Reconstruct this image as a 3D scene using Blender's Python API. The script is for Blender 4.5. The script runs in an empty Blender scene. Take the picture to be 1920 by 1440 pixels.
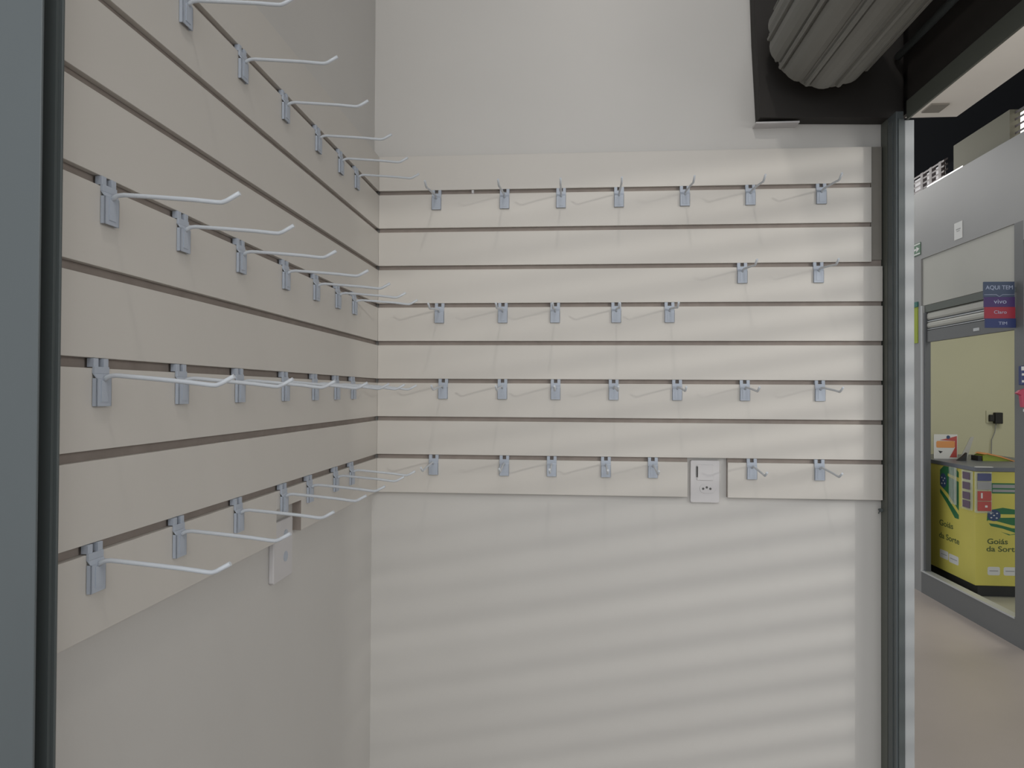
import bpy, bmesh, math, random
from mathutils import Vector, Matrix
random.seed(7)
S = bpy.context.scene
COL = S.collection
PI = math.pi

# ------------------------------------------------------------------ camera
cam = bpy.data.objects.new('camera', bpy.data.cameras.new('camera'))
COL.objects.link(cam)
cam.data.sensor_width = 36
cam.data.lens = 1371.56 / 1920 * 36
cam.data.clip_start = 0.02
yaw, pitch, roll = -0.0813, 0.01165, 0.0055
fw = Vector((math.sin(yaw)*math.cos(pitch), math.cos(yaw)*math.cos(pitch), math.sin(pitch)))
rt = Vector((math.cos(yaw), -math.sin(yaw), 0))
up = rt.cross(fw)
rt2 = math.cos(roll)*rt + math.sin(roll)*up
up2 = -math.sin(roll)*rt + math.cos(roll)*up
cam.matrix_world = Matrix(((rt2.x, up2.x, -fw.x, 0.5146), (rt2.y, up2.y, -fw.y, -1.9102),
                           (rt2.z, up2.z, -fw.z, 1.5), (0, 0, 0, 1)))
S.camera = cam

# ------------------------------------------------------------------ world, lights, exposure
w = bpy.data.worlds.new('world'); S.world = w; w.use_nodes = True
w.node_tree.nodes['Background'].inputs[0].default_value = (0.93, 0.97, 1.0, 1)
w.node_tree.nodes['Background'].inputs[1].default_value = 1.05
S.view_settings.view_transform = 'Standard'
S.view_settings.look = 'None'
S.view_settings.gamma = 1
S.view_settings.exposure = 0
S.view_settings.use_curve_mapping = False

def lamp(name, kind, loc, power, color=(1, 1, 1), target=None, size=0.1, size_y=None, angle=None, blend=0.3):
    l = bpy.data.lights.new(name, kind); l.energy = power; l.color = color
    o = bpy.data.objects.new(name, l); COL.objects.link(o); o.location = loc
    if target is not None:
        o.rotation_euler = (Vector(target) - Vector(loc)).to_track_quat('-Z', 'Y').to_euler()
    if kind == 'AREA':
        l.size = size
        if size_y: l.shape = 'RECTANGLE'; l.size_y = size_y
    elif kind in ('POINT', 'SPOT'):
        l.shadow_soft_size = size
    if kind == 'SPOT':
        l.spot_size = angle; l.spot_blend = blend
    return o

lamp('kiosk_ceiling_lamp', 'POINT', (0.62, -1.85, 3.5), 23, (1.0, 0.93, 0.86), size=0.06)
lamp('hall_light_near', 'AREA', (0.9, -3.6, 3.0), 22, (1.0, 0.97, 0.93), (0.6, 0, 1.2), 2.2)
lamp('hall_light_aisle', 'AREA', (2.1, 0.2, 3.15), 9, (1.0, 0.98, 0.95), (2.3, 1.2, 0), 0.6, 1.6)
lamp('hall_light_far', 'AREA', (2.4, 5.2, 3.6), 30, (1.0, 0.98, 0.95), (2.5, 4.6, 0), 1.5)
lamp('shop_ceiling_lamp', 'AREA', (4.1, 3.3, 2.7), 15, (1.0, 0.97, 0.86), (4.1, 3.6, 0), 0.9)
lamp('soffit_fill', 'AREA', (2.35, 0.1, 1.5), 14, (1.0, 0.97, 0.93), (2.4, 1.9, 3.2), 0.5)  # unseen fill added to brighten the soffit from below
lamp('left_wall_fill', 'AREA', (2.5, -1.7, 2.1), 11, (1.0, 0.97, 0.93), (0, -1.0, 1.6), 0.9)  # fill added out of view to lighten the left wall
tgt = Vector((0.62, 0, 1.3)); ld = Vector((0.78, -1, 0.129))
lamp('stripe_spot', 'SPOT', tgt + ld*30, 11500, (1.0, 0.97, 0.9), tgt, 0.27, angle=math.radians(5.2), blend=0.15)  # added distant spot, stands in for light reflected off shutter slats

# ------------------------------------------------------------------ materials
def mat(name, color, rough=0.6, metal=0.0, noise=0.0, nscale=8.0, bump=0.0, emit=None, spec=0.5, alpha=1.0, stretch=(1, 1, 1)):
    m = bpy.data.materials.new(name); m.use_nodes = True
    nt = m.node_tree; b = nt.nodes['Principled BSDF']
    b.inputs['Base Color'].default_value = (*color, 1)
    b.inputs['Roughness'].default_value = rough
    b.inputs['Metallic'].default_value = metal
    b.inputs['Specular IOR Level'].default_value = spec
    if alpha < 1: b.inputs['Alpha'].default_value = alpha
    if emit:
        b.inputs['Emission Color'].default_value = (*color, 1)
        b.inputs['Emission Strength'].default_value = emit
    if noise or bump:
        tc = nt.nodes.new('ShaderNodeTexCoord'); mp = nt.nodes.new('ShaderNodeMapping')
        mp.inputs['Scale'].default_value = stretch
        n = nt.nodes.new('ShaderNodeTexNoise'); n.inputs['Scale'].default_value = nscale
        n.inputs['Detail'].default_value = 4
        nt.links.new(tc.outputs['Object'], mp.inputs[0]); nt.links.new(mp.outputs[0], n.inputs['Vector'])
        if noise:
            r = nt.nodes.new('ShaderNodeValToRGB')
            r.color_ramp.elements[0].position = 0.3; r.color_ramp.elements[1].position = 0.7
            r.color_ramp.elements[0].color = tuple(c*(1-noise) for c in color) + (1,)
            r.color_ramp.elements[1].color = tuple(min(1, c*(1+noise)) for c in color) + (1,)
            nt.links.new(n.outputs['Fac'], r.inputs[0]); nt.links.new(r.outputs[0], b.inputs['Base Color'])
        if bump:
            bp = nt.nodes.new('ShaderNodeBump'); bp.inputs['Strength'].default_value = bump
            bp.inputs['Distance'].default_value = 0.002
            nt.links.new(n.outputs['Fac'], bp.inputs['Height']); nt.links.new(bp.outputs[0], b.inputs['Normal'])
    return m

M = dict(
    paint=mat('wall paint', (0.585, 0.575, 0.555), 0.40, noise=0.02, nscale=3, bump=0.15),
    laminate=mat('cream laminate', (0.61, 0.588, 0.552), 0.42, noise=0.02, nscale=2.5),
    mdf=mat('raw fibreboard', (0.30, 0.26, 0.235), 0.85, noise=0.08, nscale=30),
    batten=mat('grey brown batten', (0.24, 0.225, 0.20), 0.7, noise=0.05, nscale=12),
    hook=mat('white powder coat', (0.58, 0.62, 0.67), 0.35),
    plate=mat('pale grey blue plate', (0.43, 0.48, 0.56), 0.4),
    steel=mat('dark grey painted steel', (0.10, 0.118, 0.125), 0.42, noise=0.06, nscale=6, stretch=(1, 1, .3)),
    steeldark=mat('dark and shaded steel', (0.085, 0.10, 0.102), 0.5, noise=0.08, nscale=6, stretch=(1, 1, .3)),
    black=mat('black brown steel', (0.022, 0.019, 0.017), 0.7),
    slat=mat('galvanised slat', (0.17, 0.17, 0.155), 0.5, noise=0.07, nscale=5, stretch=(1, .3, 1)),
    lip=mat('grey green lip', (0.10, 0.11, 0.095), 0.5),
    edge=mat('light grey cladding', (0.40, 0.42, 0.43), 0.35),
    plastic=mat('white plastic', (0.60, 0.59, 0.60), 0.35),
    plasticdark=mat('dark contact hole', (0.10, 0.10, 0.10), 0.6),
    facade=mat('grey facade panel', (0.27, 0.27, 0.265), 0.5, noise=0.03, nscale=2),
    facadelight=mat('light facade panel', (0.40, 0.395, 0.355), 0.5, noise=0.03, nscale=2),
    column=mat('column and dim sill grey', (0.135, 0.138, 0.138), 0.5),
    dark=mat('guide dark', (0.09, 0.095, 0.10), 0.5),
    alum=mat('aluminium edge', (0.52, 0.53, 0.53), 0.35, metal=0.3),
    floor=mat('terrazzo floor', (0.50, 0.44, 0.40), 0.35, noise=0.06, nscale=1.6),
    shopfloor=mat('shop floor tile', (0.42, 0.41, 0.34), 0.4, noise=0.04),
    cream=mat('yellow cream paint', (0.56, 0.55, 0.40), 0.6, noise=0.02, nscale=2),
    yellow=mat('yellow board', (0.56, 0.50, 0.10), 0.5, noise=0.03, nscale=5),
    top=mat('grey worktop', (0.12, 0.13, 0.15), 0.4),
    toe=mat('black plinth', (0.02, 0.02, 0.02), 0.6),
    green=mat('logo green', (0.02, 0.14, 0.05), 0.5), navy=mat('logo navy', (0.03, 0.06, 0.14), 0.5),
    ink=mat('lettering green', (0.07, 0.10, 0.03), 0.6), white=mat('white print', (0.62, 0.62, 0.60), 0.6),
    purple=mat('purple print', (0.055, 0.025, 0.12), 0.45), red=mat('red print', (0.30, 0.02, 0.04), 0.45),
    blue=mat('blue print', (0.022, 0.035, 0.13), 0.45), slate=mat('slate blue print', (0.05, 0.07, 0.12), 0.45),
    signtext=mat('pale lettering', (0.38, 0.42, 0.55), 0.5), orange=mat('orange print', (0.65, 0.28, 0.09), 0.5),
    plum=mat('muted purple card', (0.12, 0.08, 0.12), 0.5), cardred=mat('red card', (0.42, 0.07, 0.06), 0.5),
    cardblue=mat('blue card', (0.07, 0.08, 0.18), 0.5), grey=mat('grey card', (0.3, 0.3, 0.3), 0.5),
    clear=mat('clear acrylic', (0.7, 0.75, 0.7), 0.1, alpha=0.25),
    lime=mat('lime banner', (0.30, 0.36, 0.04), 0.5), teal=mat('teal cap', (0.05, 0.16, 0.14), 0.5),
    exitg=mat('exit sign green', (0.12, 0.2, 0.14), 0.5), olive=mat('olive bulkhead', (0.20, 0.19, 0.14), 0.7),
    soffit=mat('soffit board', (0.80, 0.76, 0.70), 0.7, noise=0.03, nscale=2), roof=mat('navy roof', (0.012, 0.013, 0.018), 0.8),
    vent=mat('vent grille', (0.24, 0.22, 0.19), 0.6), sky=mat('daylight pane', (1.0, 0.98, 0.93), 0.5, emit=1.6),
    skydim=mat('shaded daylight pane', (0.95, 0.93, 0.93), 0.5, emit=0.45),
    tube=mat('fluorescent tube', (1.0, 0.99, 0.95), 0.4, emit=3.0), lv=mat('louvre blade', (0.12, 0.10, 0.10), 0.5),
    pink=mat('pink pouch', (0.45, 0.05, 0.10), 0.5),
)

# ------------------------------------------------------------------ helpers
class MB:
    """collects boxes, tubes and polygons, built as one mesh (world coordinates)"""
    def __init__(s): s.v = []; s.f = []; s.m = []; s.sm = []
    def face(s, pts, m=0, sm=False):
        n = len(s.v); s.v += [tuple(p) for p in pts]; s.f.append(tuple(range(n, n+len(pts)))); s.m.append(m); s.sm.append(sm)
    def box(s, x0, x1, y0, y1, z0, z1, m=0):
        n = len(s.v)
        s.v += [(x, y, z) for z in (z0, z1) for y in (y0, y1) for x in (x0, x1)]
        for q in ((0, 2, 3, 1), (4, 5, 7, 6), (0, 1, 5, 4), (2, 6, 7, 3), (0, 4, 6, 2), (1, 3, 7, 5)):
            s.f.append(tuple(n+i for i in q)); s.m.append(m); s.sm.append(False)
        return s
    def tube(s, pts, r, seg=10, m=0):
        pts = [Vector(p) for p in pts]; n0 = len(s.v); u = None
        for i, p in enumerate(pts):
            d = (pts[min(i+1, len(pts)-1)] - pts[max(i-1, 0)]).normalized()
            if u is None: u = d.orthogonal().normalized()
            else: u = (u - d*u.dot(d)).normalized()
            v = d.cross(u); rr = r[i] if isinstance(r, (list, tuple)) else r
            for k in range(seg):
                a = 2*PI*k/seg; s.v.append(tuple(p + (u*math.cos(a)+v*math.sin(a))*rr))
        for i in range(len(pts)-1):
            for k in range(seg):
                a = n0+i*seg+k; b = n0+i*seg+(k+1) % seg
                s.f.append((a, b, b+seg, a+seg)); s.m.append(m); s.sm.append(True)
        s.f.append(tuple(n0+k for k in reversed(range(seg)))); s.m.append(m); s.sm.append(False)
        e = n0+(len(pts)-1)*seg
        s.f.append(tuple(e+k for k in range(seg))); s.m.append(m); s.sm.append(False)
        return s
    def prism(s, poly, fn, d0, d1, m=0):
        """poly: 2D outline; fn(a,b,d) -> world point; extruded from d0 to d1"""
        n = len(s.v); k = len(poly)
        s.v += [fn(a, b, d0) for a, b in poly] + [fn(a, b, d1) for a, b in poly]
        s.f.append(tuple(n+i for i in range(k))); s.f.append(tuple(n+k+i for i in reversed(range(k))))
        s.m += [m, m]; s.sm += [False, False]
        for i in range(k):
            j = (i+1) % k; s.f.append((n+i, n+k+i, n+k+j, n+j)); s.m.append(m); s.sm.append(False)
        return s
    def build(s, name, mats, parent=None, bevel=0.0):
        if not isinstance(mats, (list, tuple)): mats = [mats]
        if parent is not None:
            org = Vector(parent.get('_o', (0, 0, 0)))
        else:
            xs, ys, zs = zip(*s.v); org = Vector(((min(xs)+max(xs))/2, (min(ys)+max(ys))/2, min(zs)))
        me = bpy.data.meshes.new(name)
        me.from_pydata([tuple(Vector(p)-org) for p in s.v], [], s.f)
        for m in mats: me.materials.append(M[m])
        for i, p in enumerate(me.polygons): p.material_index = s.m[i]; p.use_smooth = s.sm[i]
        bm = bmesh.new(); bm.from_mesh(me); bmesh.ops.recalc_face_normals(bm, faces=bm.faces); bm.to_mesh(me); bm.free()
        o = bpy.data.objects.new(name, me); COL.objects.link(o)
        if parent is not None:
            o.parent = parent; ORG[o.name] = org
            o['_o'] = tuple(org)
        else:
            o.location = org; o['_o'] = tuple(org)
        if bevel:
            b = o.modifiers.new('bevel', 'BEVEL'); b.width = bevel; b.segments = 2; b.limit_method = 'ANGLE'
        return o
ORG = {}
def tag(o, label, cat, group=None, kind=None):
    o['label'] = label; o['category'] = cat
    if group: o['group'] = group
    if kind: o['kind'] = kind
    return o
def thing(name, loc, label, cat, group=None):
    o = bpy.data.objects.new(name, None); COL.objects.link(o); o.location = loc; o['_o'] = tuple(loc)
    o.empty_display_size = 0.05
    return tag(o, label, cat, group)
def struct(name, mb, mats, label, bevel=0):
    return tag(mb.build(name, mats, bevel=bevel), label, 'room structure', kind='structure')
FRONT = (PI/2, 0, 0); SIDE = (PI/2, 0, -PI/2)      # decals facing -y / facing -x
def text(name, body, size, loc, rot, m, parent, width=None, bold=0.0):
    c = bpy.data.curves.new(name, 'FONT'); c.body = body; c.size = size; c.align_x = 'CENTER'; c.align_y = 'CENTER'
    c.extrude = 0.0004; c.offset = bold
    t = bpy.data.objects.new(name, c); COL.objects.link(t)
    dg = bpy.context.evaluated_depsgraph_get(); dg.update()
    me = bpy.data.meshes.new_from_object(t.evaluated_get(dg)); bpy.data.objects.remove(t)
    if width:
        xs = [v.co.x for v in me.vertices]; k = width/(max(xs)-min(xs))
        for v in me.vertices: v.co.x *= k
    me.materials.clear(); me.materials.append(M[m]); me.name = name
    o = bpy.data.objects.new(name, me); COL.objects.link(o)
    o.parent = parent; o.location = Vector(loc)-Vector(parent['_o']); o.rotation_euler = rot
    return o
def disc(cx, cz, rx, rz, n=20): return [(cx+rx*math.cos(2*PI*i/n), cz+rz*math.sin(2*PI*i/n)) for i in range(n)]
def fy(y): return lambda a, b, d: (a, y-d, b)      # decal plane facing -y
def fx(x): return lambda a, b, d: (x-d, a, b)      # decal plane facing -x (a = y)

# ------------------------------------------------------------------ kiosk shell
struct('wall_left', MB().box(-0.118, -0.018, -1.266, 0.118, 0, 3.0), 'paint', 'plain light grey painted side wall of the stall, left of the corner')
struct('wall_back', MB().box(-0.018, 1.318, 0.018, 0.118, 0, 3.0), 'paint', 'plain light grey painted back wall of the stall, facing the camera')
struct('floor', MB().box(-4, 7, -7, 11, -0.1, 0), 'floor', 'pinkish grey polished floor of the aisle')

G = [2.0295-0.1*i for i in range(8)]      # groove centres
GH = 0.0056
TOP, BOT = 2.127, 1.2345
NOTCH_B = (0.8125, 0.9135); NOTCH_L = (-0.662, -0.545)
def bands():
    e = [TOP]
    for g in G: e += [g+GH, g-GH]
    e.append(BOT)
    return [(e[i+1], e[i]) for i in range(0, len(e), 2)]
bp = thing('slatwall', (0.65, 0.009, BOT), 'cream slatwall panel with eight brown grooves facing the camera on the back wall', 'slatwall', 'slatwalls')
b = MB(); c = MB()
for i, (z0, z1) in enumerate(bands()):
    x1 = 1.268 if i < 3 else 1.295
    if i == 8:
        b.box(0.0, NOTCH_B[0], 0, 0.009, z0, z1); b.box(NOTCH_B[1], x1, 0, 0.009, z0, z1)
    else: b.box(0.0, x1, 0, 0.009, z0, z1)
c.box(0.0, 1.268, 0.009, 0.0178, 1.84, TOP); c.box(0.0, 1.295, 0.009, 0.0178, G[7]+GH, 1.84)
c.box(0.0, NOTCH_B[0], 0.009, 0.0178, BOT, G[7]+GH); c.box(NOTCH_B[1], 1.295, 0.009, 0.0178, BOT, G[7]+GH)
b.build('slat_face', 'laminate', bp, bevel=0.0006); c.build('groove_backing', 'mdf', bp)
MB().box(1.2685, 1.295, 0.006, 0.0178, 1.8405, 2.128).build('edge_batten', 'batten', bp)
lp = thing('slatwall', (-0.009, -0.65, BOT), 'cream slatwall panel with eight brown grooves running away along the left wall', 'slatwall', 'slatwalls')
b = MB(); c = MB()
for i, (z0, z1) in enumerate(bands()):
    if i == 8:
        b.box(-0.009, 0, -1.266, NOTCH_L[0], z0, z1); b.box(-0.009, 0, NOTCH_L[1], 0, z0, z1)
        b.box(-0.009, 0, NOTCH_L[0], NOTCH_L[1], 1.292, z1)
    else: b.box(-0.009, 0, -1.266, 0, z0, z1)
c.box(-0.0178, -0.009, -1.266, 0.0175, 1.292, TOP)
c.box(-0.0178, -0.009, -1.266, NOTCH_L[0], BOT, 1.292); c.box(-0.0178, -0.009, NOTCH_L[1], 0.0175, BOT, 1.292)
c.box(-0.0095, -0.0002, NOTCH_L[1]-0.0006, NOTCH_L[1], BOT, 1.2915)
b.build('slat_face', 'laminate', lp, bevel=0.0006); c.build('groove_backing', 'mdf', lp)
clip = MB().box(0.249, 0.255, 0.002, 0.0088, G[0]-0.0054, G[0]+0.0054).box(0.250, 0.254, -0.002, 0.002, G[0]-0.004, G[0]+0.003).build('groove_clip', 'plastic')
tag(clip, 'tiny white clip stuck in the top back groove between two hooks', 'clip')

# sockets --------------------------------------------------------------
def rrect(a0, a1, b0, b1, r, n=5):
    out = []
    for cx, cy, s in ((a1-r, b1-r, 0), (a0+r, b1-r, 1), (a0+r, b0+r, 2), (a1-r, b0+r, 3)):
        out += [(cx+r*math.cos(PI/2*(s+k/n)), cy+r*math.sin(PI/2*(s+k/n))) for k in range(n+1)]
    return out
so = thing('wall_socket', (0.857, 0.012, 1.219), 'white switch and power socket plate in a cut-out low on the back slatwall', 'socket')
MB().prism(rrect(0.8205, 0.8945, 1.219, 1.3285, 0.005), fy(0.018), 0.0, 0.010).build('cover_plate', 'plastic', so, bevel=0.002)
MB().prism(rrect(0.837, 0.878, 1.277, 1.317, 0.002), fy(0.0085), 0.0, 0.0030).build('switch_rocker', 'plastic', so, bevel=0.001)
MB().box(0.8355, 0.8395, 0.0055, 0.0082, 1.285, 1.3125).build('switch_mark', 'plasticdark', so)
MB().prism(rrect(0.844, 0.884, 1.244, 1.268, 0.012), fy(0.0085), 0.0, 0.0016).build('socket_insert', 'plastic', so, bevel=0.0006)
b = MB()
for x, z in ((0.853, 1.2555), (0.862, 1.259), (0.871, 1.2555)): b.prism(disc(x, z, 0.0030, 0.0030, 12), fy(0.0068), 0.0, 0.0004)
b.build('contact_hole', 'plasticdark', so)
so2 = thing('wall_socket', (-0.012, -0.608, 1.152), 'white socket plate low on the left wall, standing out below the slatwall edge', 'socket')
MB().prism(rrect(-0.653, -0.566, 1.157, 1.266, 0.005), lambda a, q, d: (-0.018+d, a, q), 0.0, 0.010).build('cover_plate', 'plastic', so2, bevel=0.002)
MB().prism(disc(-0.600, 1.238, 0.008, 0.008), lambda a, q, d: (-0.008+d, a, q), 0, 0.0012).build('switch_button', 'plate', so2)
MB().prism(disc(-0.600, 1.197, 0.0095, 0.0095), lambda a, q, d: (-0.008+d, a, q), 0, 0.0008).build('socket_insert', 'plate', so2)
sc = MB().tube([(1.2925, 0.018, 1.209), (1.2925, 0.004, 1.209)], [0.002, 0.005], 10).tube([(1.2925, 0.010, 1.209), (1.287, 0.006, 1.200)], 0.0013, 6).build('wall_screw', 'steeldark')
tag(sc, 'small dark screw in the back wall beside the right post, just under the slatwall', 'screw')

# ------------------------------------------------------------------ hooks
def hook_meshes():
    # local frame: origin on the panel face at the groove centre, arm along -y, z up
    a = MB()
    a.box(-0.0125, -0.0045, -0.0022, 0.006, -0.0045, 0.0052)
    a.box(0.0045, 0.0125, -0.0022, 0.006, -0.0045, 0.0052)
    a.box(-0.0125, 0.0125, -0.0034, -0.0002, -0.0115, -0.0040)
    a.prism([(-0.0005, -0.0115), (-0.0034, -0.0115), (-0.0062, -0.0165), (-0.0045, -0.0165)], lambda p, q, d: (d, p, q), -0.0125, 0.0125)
    a.box(-0.0125, 0.0125, -0.0062, -0.0045, -0.047, -0.0165)
    a.box(-0.0125, -0.011, -0.0062, -0.0006, -0.047, -0.0165)
    a.box(0.011, 0.0125, -0.0062, -0.0006, -0.047, -0.0165)
    s = MB().box(-0.006, 0.006, -0.0070, -0.0060, -0.042, -0.019)
    r = MB()
    pts = [(0, -0.0052, -0.0185), (0, -0.0090, -0.0155), (0, -0.013, -0.0138), (0, -0.02, -0.0132),
           (0, -0.06, -0.0165), (0, -0.10, -0.0200), (0, -0.127, -0.0232), (0, -0.133, -0.0234), (0, -0.138, -0.0218), (0, -0.153, -0.0135)]
    r.tube(pts, 0.0026, 10)
    return a, s, r
A_, S_, R_ = hook_meshes()
def proto_hook():
    t = thing('slatwall_hook', (0, 0, 0), '', 'hook')
    p = A_.build('back_plate', 'plate', t, bevel=0.0004)
    S_.build('weld_strip', 'plate', p)
    R_.build('wire_arm', 'hook', t)
    return t
PROTO = proto_hook(); used = [False]
def copy_tree(o, parent=None):
    n = o.copy(); COL.objects.link(n); n.parent = parent
    for ch in list(o.children): copy_tree(ch, n)
    return n
def place_hook(loc, rz, label, group, yawj=0.0):
    if used[0]: h = copy_tree(PROTO)
    else: h = PROTO; used[0] = True
    h.location = loc; h.rotation_euler = (0, 0, rz+yawj)
    h['label'] = label; h['group'] = group
ORD = ['first', 'second', 'third', 'fourth', 'fifth', 'sixth', 'seventh']
back_rows = [
    (0, [0.156, 0.337, 0.485, 0.635, 0.803, 0.968, 1.144], 'top row of seven', {}),
    (2, [0.948, 1.137], 'short row of two', {0: 'left one of the two white hooks alone in the third back groove', 1: 'right one of the two white hooks alone in the third back groove'}),
    (3, [0.166, 0.334, 0.471, 0.629, 0.765], 'row of five', {}),
    (5, [0.177, 0.334, 0.473, 0.623, 0.785, 0.955, 1.141], 'middle row of seven', {}),
    (7, [0.153, 0.340, 0.464, 0.604, 0.724, 0.973, 1.140], 'lowest row', {4: 'white hook in the lowest back row, just left of the wall socket', 5: 'white hook in the lowest back row, just right of the wall socket', 6: 'white hook in the lowest back row, nearest the right post'}),
]
for gi, xs, nm, special in back_rows:
    for k, x in enumerate(xs):
        lab = special.get(k, 'white wire hook on the back slatwall, %s, %s from the corner' % (nm, ORD[k]))
        place_hook((x, 0, G[gi]), 0, lab, 'hooks on the back slatwall', random.uniform(-0.02, 0.02))
left_rows = [
    (0, [-0.985, -0.815, -0.645, -0.475, -0.330, -0.208], 'top row'),
    (3, [-1.140, -0.985, -0.815, -0.636, -0.479, -0.342, -0.219], 'second row down'),
    (5, [-1.150, -0.985, -0.815, -0.634, -0.481, -0.344, -0.223], 'third row down'),
    (7, [-1.156, -0.987, -0.815, -0.636, -0.506, -0.346, -0.230], 'lowest row'),
]
for gi, ys, nm in left_rows:
    for k, y in enumerate(ys):
        place_hook((0, y, G[gi]), PI/2, 'white wire hook on the left slatwall, %s, %s from the near post' % (nm, ORD[k]),
                   'hooks on the left slatwall', random.uniform(-0.012, 0.012))

# ------------------------------------------------------------------ left post (shutter guide, near)
p = thing('shutter_guide_post', (-0.04, -1.28, 0), 'dark blue-grey steel shutter guide post close to the camera at the left edge', 'post')
MB().box(-0.016, 0.030, -1.2815, -1.2785, 0, 3).build('front_flange', 'steel', p, bevel=0.001)
MB().box(-0.15, -0.018, -1.280, -1.268, 0, 3).build('cover_strip', 'steel', p, bevel=0.001)
MB().box(-0.016, 0.004, -1.2783, -1.268, 0, 3).box(0.0005, 0.004, -1.268, -1.2485, 0, 3).box(0.004, 0.028, -1.2515, -1.2485, 0, 3).build('channel', 'steeldark', p, bevel=0.0008)  # same paint as the flange, its shade put into a darker material
MB().box(0.0041, 0.024, -1.2783, -1.274, 0, 3).box(0.0041, 0.024, -1.2555, -1.2517, 0, 3).build('brush_seal', 'steeldark', p)

# ------------------------------------------------------------------ right post and cladding
p = thing('shutter_guide_post', (1.31, -0.03, 0), 'dark green-grey steel shutter guide post at the right end of the back slatwall', 'post')
b = MB().box(1.2975, 1.3165, -0.020, 0.0175, 0, 2.19)
b.build('rear_leg', 'lip', p, bevel=0.0008)
b = MB().box(1.2985, 1.3165, -0.068, -0.0205, 0, 2.19)
b.build('channel', 'steel', p, bevel=0.002)
MB().box(1.303, 1.3165, -0.072, -0.0685, 0, 2.17).build('front_flange', 'steeldark', p, bevel=0.0005)
MB().box(1.296, 1.2985, -0.052, -0.030, 0, 2.17).build('slot_seal', 'steeldark', p)
e = MB().box(1.3185, 1.3415, -0.068, 0.118, 0, 2.168).build('corner_cladding', 'edge', bevel=0.002)
tag(e, 'light grey upright cladding strip on the aisle side of the right post', 'cladding strip')

# ------------------------------------------------------------------ shutter roll, side plate, lintel
sp = thing('shutter_side_plate', (1.14, -0.01, 2.19), 'black-brown steel side plate of the roller shutter on the upper right back wall', 'bracket')
MB().prism([(0.985, 2.197), (1.335, 2.187), (1.335, 2.95), (0.955, 2.95), (0.974, 2.40)], fy(0.0175), 0, 0.045).build('plate', 'black', sp, bevel=0.002)
MB().box(0.978, 1.085, -0.020, 0.0175, 2.1855, 2.1895).build('white_flange', 'plastic', sp)
MB().tube([(1.117, -0.028, 2.367), (1.117, -0.096, 2.367)], 0.03, 16).build('axle', 'black', sp)
rl = thing('rolled_shutter', (1.117, -1.3, 2.23), 'grey steel roller shutter coiled up above the opening at the upper right', 'roller shutter')
def roll_profile(R, cx, cz, n, ph):
    out = []
    for i in range(n):
        a0 = ph+2*PI*i/n; da = 2*PI/n
        for t, dr in ((0.0, -0.010), (0.05, 0.000), (0.10, 0.003), (0.17, 0.002), (0.20, -0.006), (0.24, -0.003), (0.35, 0.0), (0.5, 0.002), (0.65, 0.002), (0.8, 0.0), (0.94, -0.005)):
            a = a0+da*t; r = R+dr; out.append((cx+r*math.cos(a), cz+r*math.sin(a)))
    return out
prof = roll_profile(0.134, 1.117, 2.367, 11, -2.55)
MB().prism(prof, lambda a, q, d: (a, d, q), -0.112, -2.7).build('outer_slats', 'slat', rl)
inner = roll_profile(0.126, 1.117, 2.367, 12, -2.2)
MB().prism(inner, lambda a, q, d: (a, d, q), -0.098, -2.7).build('inner_slats', 'slat', rl)
li = thing('shutter_lintel', (1.34, -1.3, 2.165), 'dark steel lintel box running above the side opening, beside the shutter roll', 'lintel')
MB().box(1.3425, 1.352, -2.7, 0.118, 2.20, 2.95).box(1.326, 1.3425, -2.7, -0.069, 2.198, 2.95).build('fascia', 'black', li)
MB().box(1.320, 1.3255, -2.7, -0.074, 2.166, 2.212).build('bottom_lip', 'lip', li, bevel=0.001)
MB().tube([(1.315, -0.04, 2.335), (1.315, -2.7, 2.335)], 0.009, 8).build('guide_rail', 'steeldark', li)

# ------------------------------------------------------------------ opposite facade (wall_right)
F = 3.17
b = MB()
b.box(F, F+0.05, 3.90, 6.4, 0, 3.06)                 # wide column at the far end
b.box(F, F+0.05, 2.63, 3.90, 2.535, 3.06)            # band above the recess
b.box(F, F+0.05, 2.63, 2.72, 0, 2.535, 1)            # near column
b.box(F+0.012, F+0.05, 2.72, 3.90, 2.178, 2.535, 2)  # recessed light panel
b.box(F, F+0.05, 2.72, 3.90, 0, 0.160, 1)               # sill, dimmer light low down put into a darker paint
b.box(F, F+0.05, 1.75, 2.63, 2.42, 3.06)             # over the neighbouring opening
b.box(F, F+0.05, -2.2, 1.75, 0, 3.06); b.box(F, F+0.05, -7, -4.25, 0, 3.06)
b.box(F, F+0.05, -4.25, -2.2, 2.39, 3.06); b.box(F, F+0.05, -4.25, -2.2, 0, 0.3)  # unseen stretch, shaped to block the spot around the added slats
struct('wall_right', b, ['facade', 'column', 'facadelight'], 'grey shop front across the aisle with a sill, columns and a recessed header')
struct('trim_1', MB().box(F-0.006, F+0.05, 2.72, 3.90, 0.1602, 0.172), 'alum', 'thin pale aluminium strip along the top of the shop sill')
struct('trim_2', MB().box(F-0.004, F+0.05, 3.872, 3.8995, 0.1722, 2.176), 'alum', 'thin pale vertical edge strip on the left jamb of the opposite shop')
struct('trim_3', MB().box(F+0.006, F+0.045, 3.846, 3.8715, 0.1722, 2.12), 'dark', 'dark vertical shutter track inside the left jamb of the opposite shop')
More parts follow.
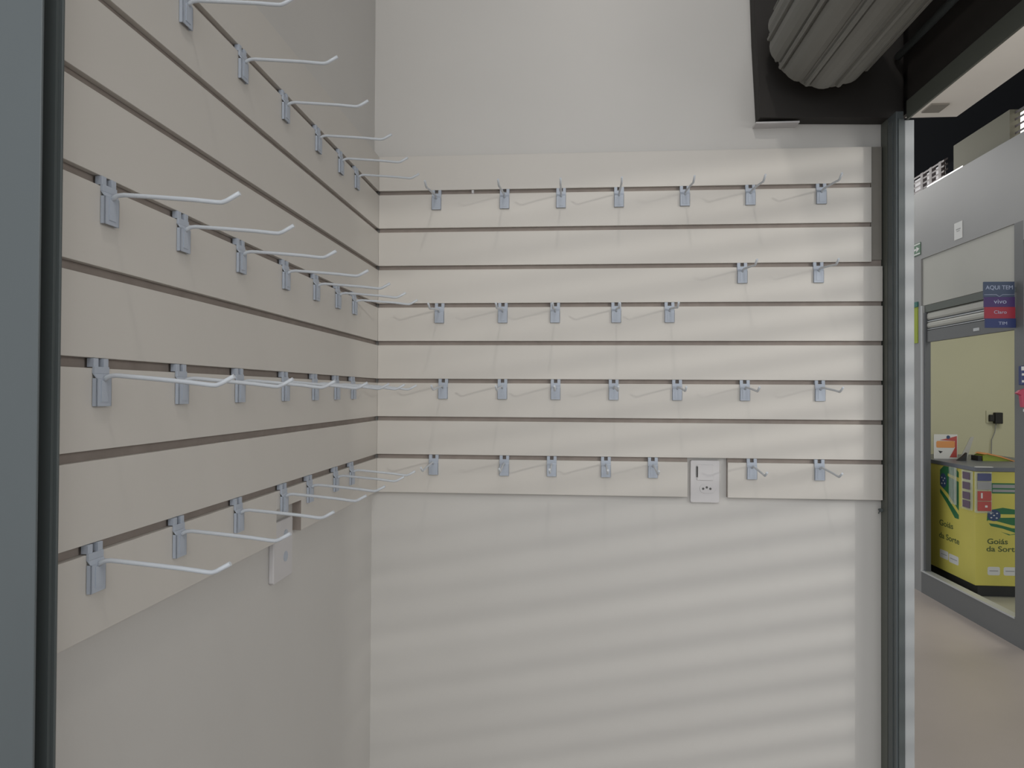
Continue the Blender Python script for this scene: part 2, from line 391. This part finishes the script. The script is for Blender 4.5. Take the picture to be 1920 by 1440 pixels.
# unseen slats added to cut the distant spot into wall stripes
g = thing('stripe_screen', (F+0.05, -3.22, 0.3), 'grey slatted screen added out of view to cut the light into stripes', 'grille')
b = MB(); z = 0.32; 
while z < 2.34:
    hgt = random.uniform(0.028, 0.042)
    b.box(F+0.04, F+0.06, -4.245, -2.205, z, z+hgt); z += 0.069
b.build('slats', 'slat', g)
MB().box(F+0.03, F+0.07, -4.248, -4.225, 0.3, 2.388).box(F+0.03, F+0.07, -2.225, -2.202, 0.3, 2.388).build('frame', 'steel', g)
# opposite shop shutter
sh = thing('shop_shutter', (F+0.06, 3.3, 1.9), 'grey slatted shutter partly lowered in the opposite shop opening', 'roller shutter')
MB().box(F+0.013, F+0.05, 2.722, 3.87, 2.124, 2.176).build('header_box', 'lip', sh)
b = MB()
for z0, z1 in ((2.066, 2.118), (2.004, 2.046)):
    b.prism([(F+0.026, z0), (F+0.018, z0+0.012), (F+0.018, z1-0.012), (F+0.026, z1), (F+0.034, z1), (F+0.034, z0)], lambda a, q, d: (a, d, q), 2.722, 3.845)
b.build('slat', 'facadelight', sh)
MB().box(F+0.02, F+0.032, 2.722, 3.845, 2.049, 2.056).box(F+0.02, F+0.032, 2.722, 3.845, 1.990, 1.995).build('slat_hinge', 'alum', sh)
MB().box(F+0.0345, F+0.040, 2.722, 3.845, 1.985, 2.122).build('slat_joint', 'dark', sh)
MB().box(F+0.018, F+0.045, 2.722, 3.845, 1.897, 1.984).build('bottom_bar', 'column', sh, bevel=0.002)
MB().box(F+0.014, F+0.018, 3.13, 3.20, 1.925, 1.945).build('lock', 'alum', sh)

# notices on the facade
nt_ = thing('paper_notice', (F, 3.355, 2.572), 'small white paper notice taped above the opposite shop header', 'notice')
MB().box(F-0.003, F-0.0002, 3.302, 3.407, 2.575, 2.692).build('sheet', 'white', nt_)
MB().box(F-0.0040, F-0.0031, 3.325, 3.382, 2.640, 2.648).box(F-0.0040, F-0.0031, 3.335, 3.375, 2.628, 2.633).build('print_line', 'grey', nt_)
ex = thing('exit_sign', (F, 3.985, 2.57), 'small green and white arrow exit sign on the far end of the facade', 'sign')
MB().box(F-0.006, F-0.0002, 3.90, 4.07, 2.572, 2.668).build('plate', 'exitg', ex)
b = MB().box(F-0.0075, F-0.0062, 3.90, 4.07, 2.653, 2.662).box(F-0.0075, F-0.0062, 3.90, 4.07, 2.578, 2.587)
b.box(F-0.0075, F-0.0062, 3.955, 4.055, 2.612, 2.627)
b.prism([(3.96, 2.64), (3.96, 2.598), (3.91, 2.619)], fx(F-0.0062), 0, 0.0013)
b.build('arrow', 'white', ex)
bn = thing('lime_banner', (F, 3.99, 1.9), 'narrow lime green banner on the far column of the facade', 'banner')
MB().box(F-0.006, F-0.0002, 3.945, 4.05, 1.898, 2.175).build('sheet', 'lime', bn)
MB().box(F-0.012, F-0.0002, 3.94, 4.055, 2.176, 2.215).build('top_cap', 'teal', bn)

# flag sign, faces down the aisle
sg = thing('hanging_shop_sign', (3.08, 2.70, 1.90), 'blue, purple and red hanging sign with AQUI TEM lettering beside the shop shutter', 'sign')
Y = 2.70
MB().box(2.985, 3.160, Y, Y+0.012, 2.090, 2.182).build('blue_panel', 'slate', sg)
MB().box(2.988, 3.162, Y, Y+0.012, 2.030, 2.0895).build('purple_panel', 'purple', sg)
MB().box(2.991, 3.164, Y, Y+0.012, 1.961, 2.0295).build('red_panel', 'red', sg)
MB().box(2.994, 3.167, Y, Y+0.012, 1.905, 1.9605).build('navy_panel', 'blue', sg)
MB().box(3.160, 3.1698, Y+0.003, Y+0.009, 2.12, 2.15).build('wall_arm', 'steel', sg)
MB().tube([(2.986, Y-0.0005, 2.104), (3.055, Y-0.0005, 2.104), (3.073, Y-0.0005, 2.092), (3.092, Y-0.0005, 2.104), (3.160, Y-0.0005, 2.104)], 0.0016, 6).build('chevron_line', 'signtext', sg)
text('lettering', 'AQUI TEM', 0.034, (3.073, Y-0.0006, 2.146), FRONT, 'signtext', sg, 0.155, 0.0)
text('lettering', 'vivo', 0.038, (3.078, Y-0.0006, 2.062), FRONT, 'signtext', sg, 0.072, 0.0)
text('lettering', 'Claro', 0.028, (3.078, Y-0.0006, 1.998), FRONT, 'signtext', sg, 0.072, 0.0)
text('lettering', 'TIM', 0.026, (3.093, Y-0.0006, 1.931), FRONT, 'signtext', sg, 0.048, 0.0)

# ------------------------------------------------------------------ opposite shop interior
struct('wall_1', MB().box(F+0.05, 5.6, 5.0, 5.1, 0, 2.95), 'cream', 'pale yellow back wall inside the opposite shop')
struct('wall_2', MB().box(5.5, 5.6, 1.9, 5.0, 0, 2.95), 'cream', 'pale yellow side wall inside the opposite shop')
struct('ceiling_1', MB().box(F+0.05, 5.6, 1.9, 5.1, 2.95, 3.0), 'cream', 'ceiling inside the opposite shop')
struct('floor_1', MB().box(F+0.05, 5.5, 1.9, 5.0, 0.0, 0.098), 'shopfloor', 'raised pale floor inside the opposite shop')


X, Yc = 3.315, 3.43                      # corner of the yellow counter
ct = thing('sales_counter', (3.75, 3.9, 0.098), 'bright yellow sales counter with green and navy print in the opposite shop', 'counter')
MB().box(X+0.03, 4.0, Yc+0.03, 4.5, 0.0985, 0.178).build('plinth', 'toe', ct)
MB().box(X, 4.05, Yc, 4.55, 0.178, 0.968).build('yellow_board', 'yellow', ct, bevel=0.003)
MB().box(X-0.008, 4.07, Yc-0.008, 4.57, 0.9685, 0.998).build('worktop', 'top', ct, bevel=0.003)
# printed emblem: globe with pale marks beside green and yellow bands
def emblem(fn, u0, flip, k=1.0):
    P = lambda u: u0 + flip*u*k
    o = MB()
    o.prism([(P(a), q) for a, q in [(0.0, 0.70), (0.10, 0.72), (0.24, 0.70), (0.25, 0.61), (0.20, 0.54), (0.14, 0.53), (0.03, 0.58), (-0.005, 0.63)]], fn, 0, 0.0006, 0)
    o.prism([(P(a), q) for a, q in [(0.085, 0.675), (0.25, 0.675), (0.25, 0.655), (0.085, 0.650)]], fn, 0.0006, 0.0010, 1)
    o.prism([(P(a), q) for a, q in [(0.0, 0.632), (0.06, 0.626), (0.16, 0.60), (0.25, 0.59), (0.25, 0.575), (0.16, 0.58), (0.06, 0.606), (0.0, 0.612)]], fn, 0.0006, 0.0010, 1)
    o.prism([(P(a), q) for a, q in [(0.02, 0.592), (0.10, 0.575), (0.19, 0.545), (0.15, 0.535), (0.08, 0.556), (0.02, 0.577)]], fn, 0.0006, 0.0010, 1)
    o.prism([(P(a), q) for a, q in disc(0.042, 0.666, 0.044, 0.040, 20)], fn, 0.0008, 0.0014, 2)
    for du, dz in ((-0.02, 0.012), (0.02, 0.014), (0.0, 0.0), (-0.018, -0.016), (0.018, -0.018)):
        o.prism([(P(0.042+du+a), 0.666+dz+q) for a, q in ((0.008, 0), (0, 0.005), (-0.008, 0), (0, -0.005))], fn, 0.0014, 0.0018, 3)
    return o
emblem(fy(Yc), 3.397, 1).build('emblem', ['green', 'yellow', 'navy', 'white'], ct)
text('lettering', 'Goiás', 0.052, (3.462, Yc-0.0006, 0.484), FRONT, 'ink', ct, 0.135, 0.0008)
text('lettering', 'da Sorte', 0.052, (3.496, Yc-0.0006, 0.432), FRONT, 'ink', ct, 0.215, 0.0008)
b = MB(); d = MB()
for x0, x1 in ((3.396, 3.478), (3.502, 3.585)):
    b.prism(rrect(x0, x1, 0.252, 0.310, 0.012), fy(Yc), 0, 0.0006)
    d.box(x0+0.012, x1-0.012, Yc-0.0012, Yc-0.0007, 0.279, 0.285)
b.build('white_patch', 'white', ct); d.build('patch_print', 'grey', ct)
b = MB().prism(rrect(3.416, 3.66, 0.818, 0.890, 0.004), fy(Yc), 0, 0.0006, 0)
b.prism([(3.43, 0.828), (3.65, 0.828), (3.65, 0.846), (3.43, 0.846)], fy(Yc-0.0006), 0, 0.0006, 1)
b.prism([(3.43, 0.856), (3.65, 0.856), (3.65, 0.880), (3.43, 0.880)], fy(Yc-0.0006), 0, 0.0006, 1)
b.build('green_strip', ['green', 'grey'], ct)
# left face print (reading direction runs towards -y)
ZS = 1.32
def lf(a, q, d): return (X-d, a, q)
o = MB()
o.prism([(3.915, 0.93), (3.86, 0.965), (3.70, 0.965), (3.645, 0.94), (3.645, 0.60), (3.70, 0.60), (3.80, 0.68), (3.915, 0.76)], lf, 0, 0.0006, 0)
o.prism([(3.915, 0.79), (3.80, 0.73), (3.645, 0.63), (3.645, 0.66), (3.80, 0.765), (3.915, 0.815)], lf, 0.0006, 0.0010, 1)
o.prism([(3.80, 0.895), (3.645, 0.87), (3.645, 0.90), (3.80, 0.915)], lf, 0.0006, 0.0010, 1)
o.prism(disc(3.865, 0.855, 0.05, 0.055, 20), lf, 0.0008, 0.0014, 2)
for du, dz in ((-0.02, 0.018), (0.02, 0.02), (0.0, 0.0), (-0.02, -0.02), (0.02, -0.024)):
    o.prism([(3.865+du+a, 0.855+dz+q) for a, q in ((0.009, 0), (0, 0.007), (-0.009, 0), (0, -0.007))], lf, 0.0014, 0.0018, 3)
o.build('emblem', ['green', 'yellow', 'navy', 'white'], ct)
text('lettering', 'Goiás', 0.060, (X-0.0006, 3.825, 0.530), SIDE, 'ink', ct, 0.20, 0.0008)
text('lettering', 'da Sorte', 0.060, (X-0.0006, 3.785, 0.435), SIDE, 'ink', ct, 0.29, 0.0008)
b = MB(); d = MB()
for y0, y1, z0 in ((3.795, 3.92, 0.268), (3.65, 3.785, 0.262)):
    b.prism(rrect(y0, y1, z0, z0+0.062, 0.012), lf, 0, 0.0006)
    d.box(X-0.0012, X-0.0007, y0+0.02, y1-0.02, z0+0.028, z0+0.034)
b.build('white_patch', 'white', ct); d.build('patch_print', 'grey', ct)

# leaflet rack hanging at the counter corner
rk = thing('leaflet_rack', (3.36, Yc-0.02, 0.70), 'clear leaflet rack of small cards hanging on the corner of the yellow counter', 'rack')
MB().box(3.306, 3.420, Yc-0.0115, Yc-0.0095, 0.690, 0.9665).box(3.306, 3.420, Yc-0.034, Yc-0.0095, 0.686, 0.690).build('clear_back', 'clear', rk)
MB().box(3.306, 3.420, Yc-0.030, Yc-0.0095, 0.9995, 1.004).build('top_rail', 'white', rk)
for z0, m in ((0.905, 'cardblue'), (0.846, 'grey'), (0.768, 'cardred'), (0.697, 'cardred')):
    MB().box(3.324, 3.414, Yc-0.016, Yc-0.0125, z0, z0+0.052 if m != 'cardred' else z0+0.066).build('card', m, rk)
MB().box(3.345, 3.356, Yc-0.0172, Yc-0.0165, 0.785, 0.822).box(3.372, 3.388, Yc-0.0172, Yc-0.0165, 0.722, 0.736).build('card_print', 'white', rk)
rk2 = thing('leaflet_rack', (X-0.02, 3.52, 0.70), 'clear rack of muted purple cards on the aisle side of the yellow counter', 'rack')
MB().box(X-0.0115, X-0.0095, 3.44, 3.585, 0.700, 0.967).box(X-0.030, X-0.0095, 3.44, 3.585, 0.696, 0.700).build('clear_back', 'clear', rk2)
for z0 in (0.905, 0.835, 0.765, 0.705):
    MB().box(X-0.0155, X-0.012, 3.475, 3.565, z0, z0+0.05).build('card', 'plum', rk2)
fm = MB().prism([(3.655, 0.70), (3.665, 0.70), (3.665, 0.97), (3.655, 0.97)], lf, 0.010, 0.022).prism([(3.735, 0.72), (3.742, 0.72), (3.742, 0.97), (3.735, 0.97)], lf, 0.010, 0.022).prism([(3.655, 0.70), (3.742, 0.70), (3.742, 0.97), (3.655, 0.97)], lf, 0.010, 0.0112)
tag(fm.build('clear_sleeve', 'clear'), 'empty clear plastic sleeve over the emblem on the counter side', 'sleeve')

# things on the counter
po = thing('counter_leaflet', (3.45, 4.1, 0.998), 'white and orange leaflet standing at the left end of the yellow counter', 'leaflet')
MB().box(3.357, 3.535, 4.10, 4.103, 0.9985, 1.190).build('sheet', 'white', po)
o = MB().prism(rrect(3.375, 3.515, 1.085, 1.138, 0.012), fy(4.10), 0, 0.0006, 0)
o.prism([(3.475, 1.01), (3.530, 1.01), (3.530, 1.178), (3.485, 1.165), (3.40, 1.145), (3.515, 1.138), (3.515, 1.085)], fy(4.0996), 0, 0.0006, 1)
o.prism(disc(3.465, 1.168, 0.014, 0.014, 12), fy(4.099), 0, 0.0006, 2)
o.prism([(3.39, 1.062), (3.425, 1.056), (3.405, 1.040)], fy(4.10), 0, 0.0006, 3)
o.build('print', ['orange', 'cardred', 'navy', 'toe'], po)
b = MB().prism([(3.505, 0.9985), (3.560, 0.9985), (3.615, 1.178), (3.590, 1.176)], fy(4.02), 0, 0.004)
tag(b.build('leaning_card', 'facadelight'), 'tall pale grey card leaning on the middle of the counter', 'card')
b = MB().prism([(3.452, 0.9985), (3.515, 0.9985), (3.520, 1.060), (3.49, 1.03)], fy(3.96), 0, 0.03)
tag(b.build('black_card_stand', 'toe'), 'small black wedge-shaped card stand on the counter beside the leaning card', 'stand')
bx = thing('display_box', (3.71, 4.0, 0.998), 'green and orange wedge-shaped display box at the right end of the counter', 'box')
MB().prism([(3.640, 0.9985), (3.850, 0.9985), (3.76, 1.028), (3.665, 1.050), (3.640, 1.040)], fy(4.06), 0, 0.12).build('body', 'lime', bx)
MB().prism([(3.645, 1.049), (3.668, 1.060), (3.765, 1.038), (3.872, 1.000), (3.858, 0.9985), (3.76, 1.0285), (3.666, 1.0508)], fy(4.07), 0, 0.14).build('lid', 'orange', bx)
MB().box(3.610, 3.638, 3.95, 4.05, 0.9985, 1.035).build('end_flap', 'toe', bx)
# plug on the shop wall
pg = thing('power_adapter', (4.30, 4.99, 1.22), 'black power adapter plugged into the pale yellow shop wall', 'adapter')
MB().box(4.285, 4.350, 4.945, 4.988, 1.245, 1.345).build('body', 'toe', pg, bevel=0.006)
MB().box(4.245, 4.2845, 4.955, 4.985, 1.265, 1.325).build('side_plug', 'toe', pg, bevel=0.005)
MB().box(4.23, 4.37, 4.9885, 4.9998, 1.25, 1.36).build('socket_plate', 'cream', pg, bevel=0.003)
MB().tube([(4.300, 4.965, 1.245), (4.295, 4.975, 1.17), (4.270, 4.98, 1.10), (4.262, 4.97, 0.95), (4.25, 4.93, 0.85)], 0.004, 8).build('cord', 'grey', pg)

# neighbouring unit: hanging goods at the frame edge
hg = thing('hanging_pouch', (3.14, 2.58, 1.44), 'pink-red pouch hanging on the near column of the opposite facade', 'pouch')
MB().prism([(3.098, 1.512), (3.118, 1.530), (3.165, 1.545), (3.168, 1.43), (3.130, 1.43), (3.122, 1.50)], fy(2.60), 0, 0.03).build('pouch_body', 'pink', hg, bevel=0.003)
MB().box(3.13, 3.168, 2.565, 2.5695, 1.405, 1.420).build('label', 'white', hg)
hb = thing('striped_packet', (3.145, 2.58, 1.56), 'navy and white striped packet hanging just above the pink-red pouch', 'packet')
MB().box(3.122, 3.168, 2.57, 2.60, 1.560, 1.672).build('packet_body', 'blue', hb, bevel=0.004)
MB().box(3.121, 3.168, 2.565, 2.5695, 1.645, 1.668).box(3.124, 3.168, 2.565, 2.5695, 1.615, 1.628).box(3.124, 3.168, 2.565, 2.5695, 1.575, 1.588).build('white_stripe', 'white', hb)

# ------------------------------------------------------------------ above the facade
struct('trim_4', MB().box(F+0.03, F+0.6, 2.815, 3.48, 3.0605, 3.262), 'olive', 'olive grey boxed bulkhead standing on top of the opposite facade')
def louvre(n, y0, y1, z0, z1, k, mull, lab):
    t = thing('window_%d' % n, (F+0.1, (y0+y1)/2, z0), lab, 'window'); t['kind'] = 'structure'
    MB().box(F+0.084, F+0.088, y0+0.05, y1, z0-0.01, z1).build('pane', 'sky' if n == 1 else 'skydim', t)
    b = MB(); h = (z1-z0)/k
    for i in range(k+1):
        zc = z0+i*h
        b.prism([(F+0.052, zc-0.007), (F+0.080, zc+0.010), (F+0.080, zc+0.024), (F+0.052, zc+0.007)], lambda a, q, d: (a, d, q), y0, y1)
    b.build('louvre_blades', 'lv', t)
    b = MB()
    for y in mull: b.box(F+0.051, F+0.082, y-0.02, y+0.02, z0-0.01, z1+0.01)
    b.build('mullion', 'lv', t)
louvre(1, 1.6, 2.80, 3.065, 3.235, 4, (1.62, 2.2), 'bright daylight louvres above the facade at the far right edge')
louvre(2, 3.66, 5.2, 3.10, 3.215, 3, (3.72, 3.86, 4.0, 4.2, 4.5, 5.18), 'bright daylight louvres in a dark wall above the far end of the facade')
tb = MB().tube([(F+0.04, 3.36, 3.074), (F+0.04, 3.86, 3.074)], 0.015, 12).build('fluorescent_tube', 'tube')
tag(tb, 'glowing white fluorescent tube lying along the top of the opposite facade', 'lamp')
struct('ceiling_2', MB().box(1.9, 2.852, -1.5, 2.745, 3.2, 3.3), 'soffit', 'pale board soffit hanging over the aisle')
vt = thing('ceiling_vent', (2.66, 2.58, 3.19), 'small brownish ceiling vent near the far end of the pale soffit', 'vent')
MB().box(2.60, 2.70, 2.52, 2.645, 3.190, 3.1998).build('frame', 'vent', vt)
struct('ceiling', MB().box(-3, 12, -4.2, 14, 4.7, 4.8), 'roof', 'dark navy hall roof high above the aisle')
struct('wall_3', MB().box(-3, 12, 13.8, 14, 0, 4.7), 'roof', 'dark far end of the hall beyond the aisle')
struct('wall_4', MB().box(5.7, 5.8, 1.5, 13.8, 0, 4.7), 'roof', 'dark upper hall wall behind the opposite shops')
for o in list(bpy.data.objects):
    if '_o' in o: del o['_o']
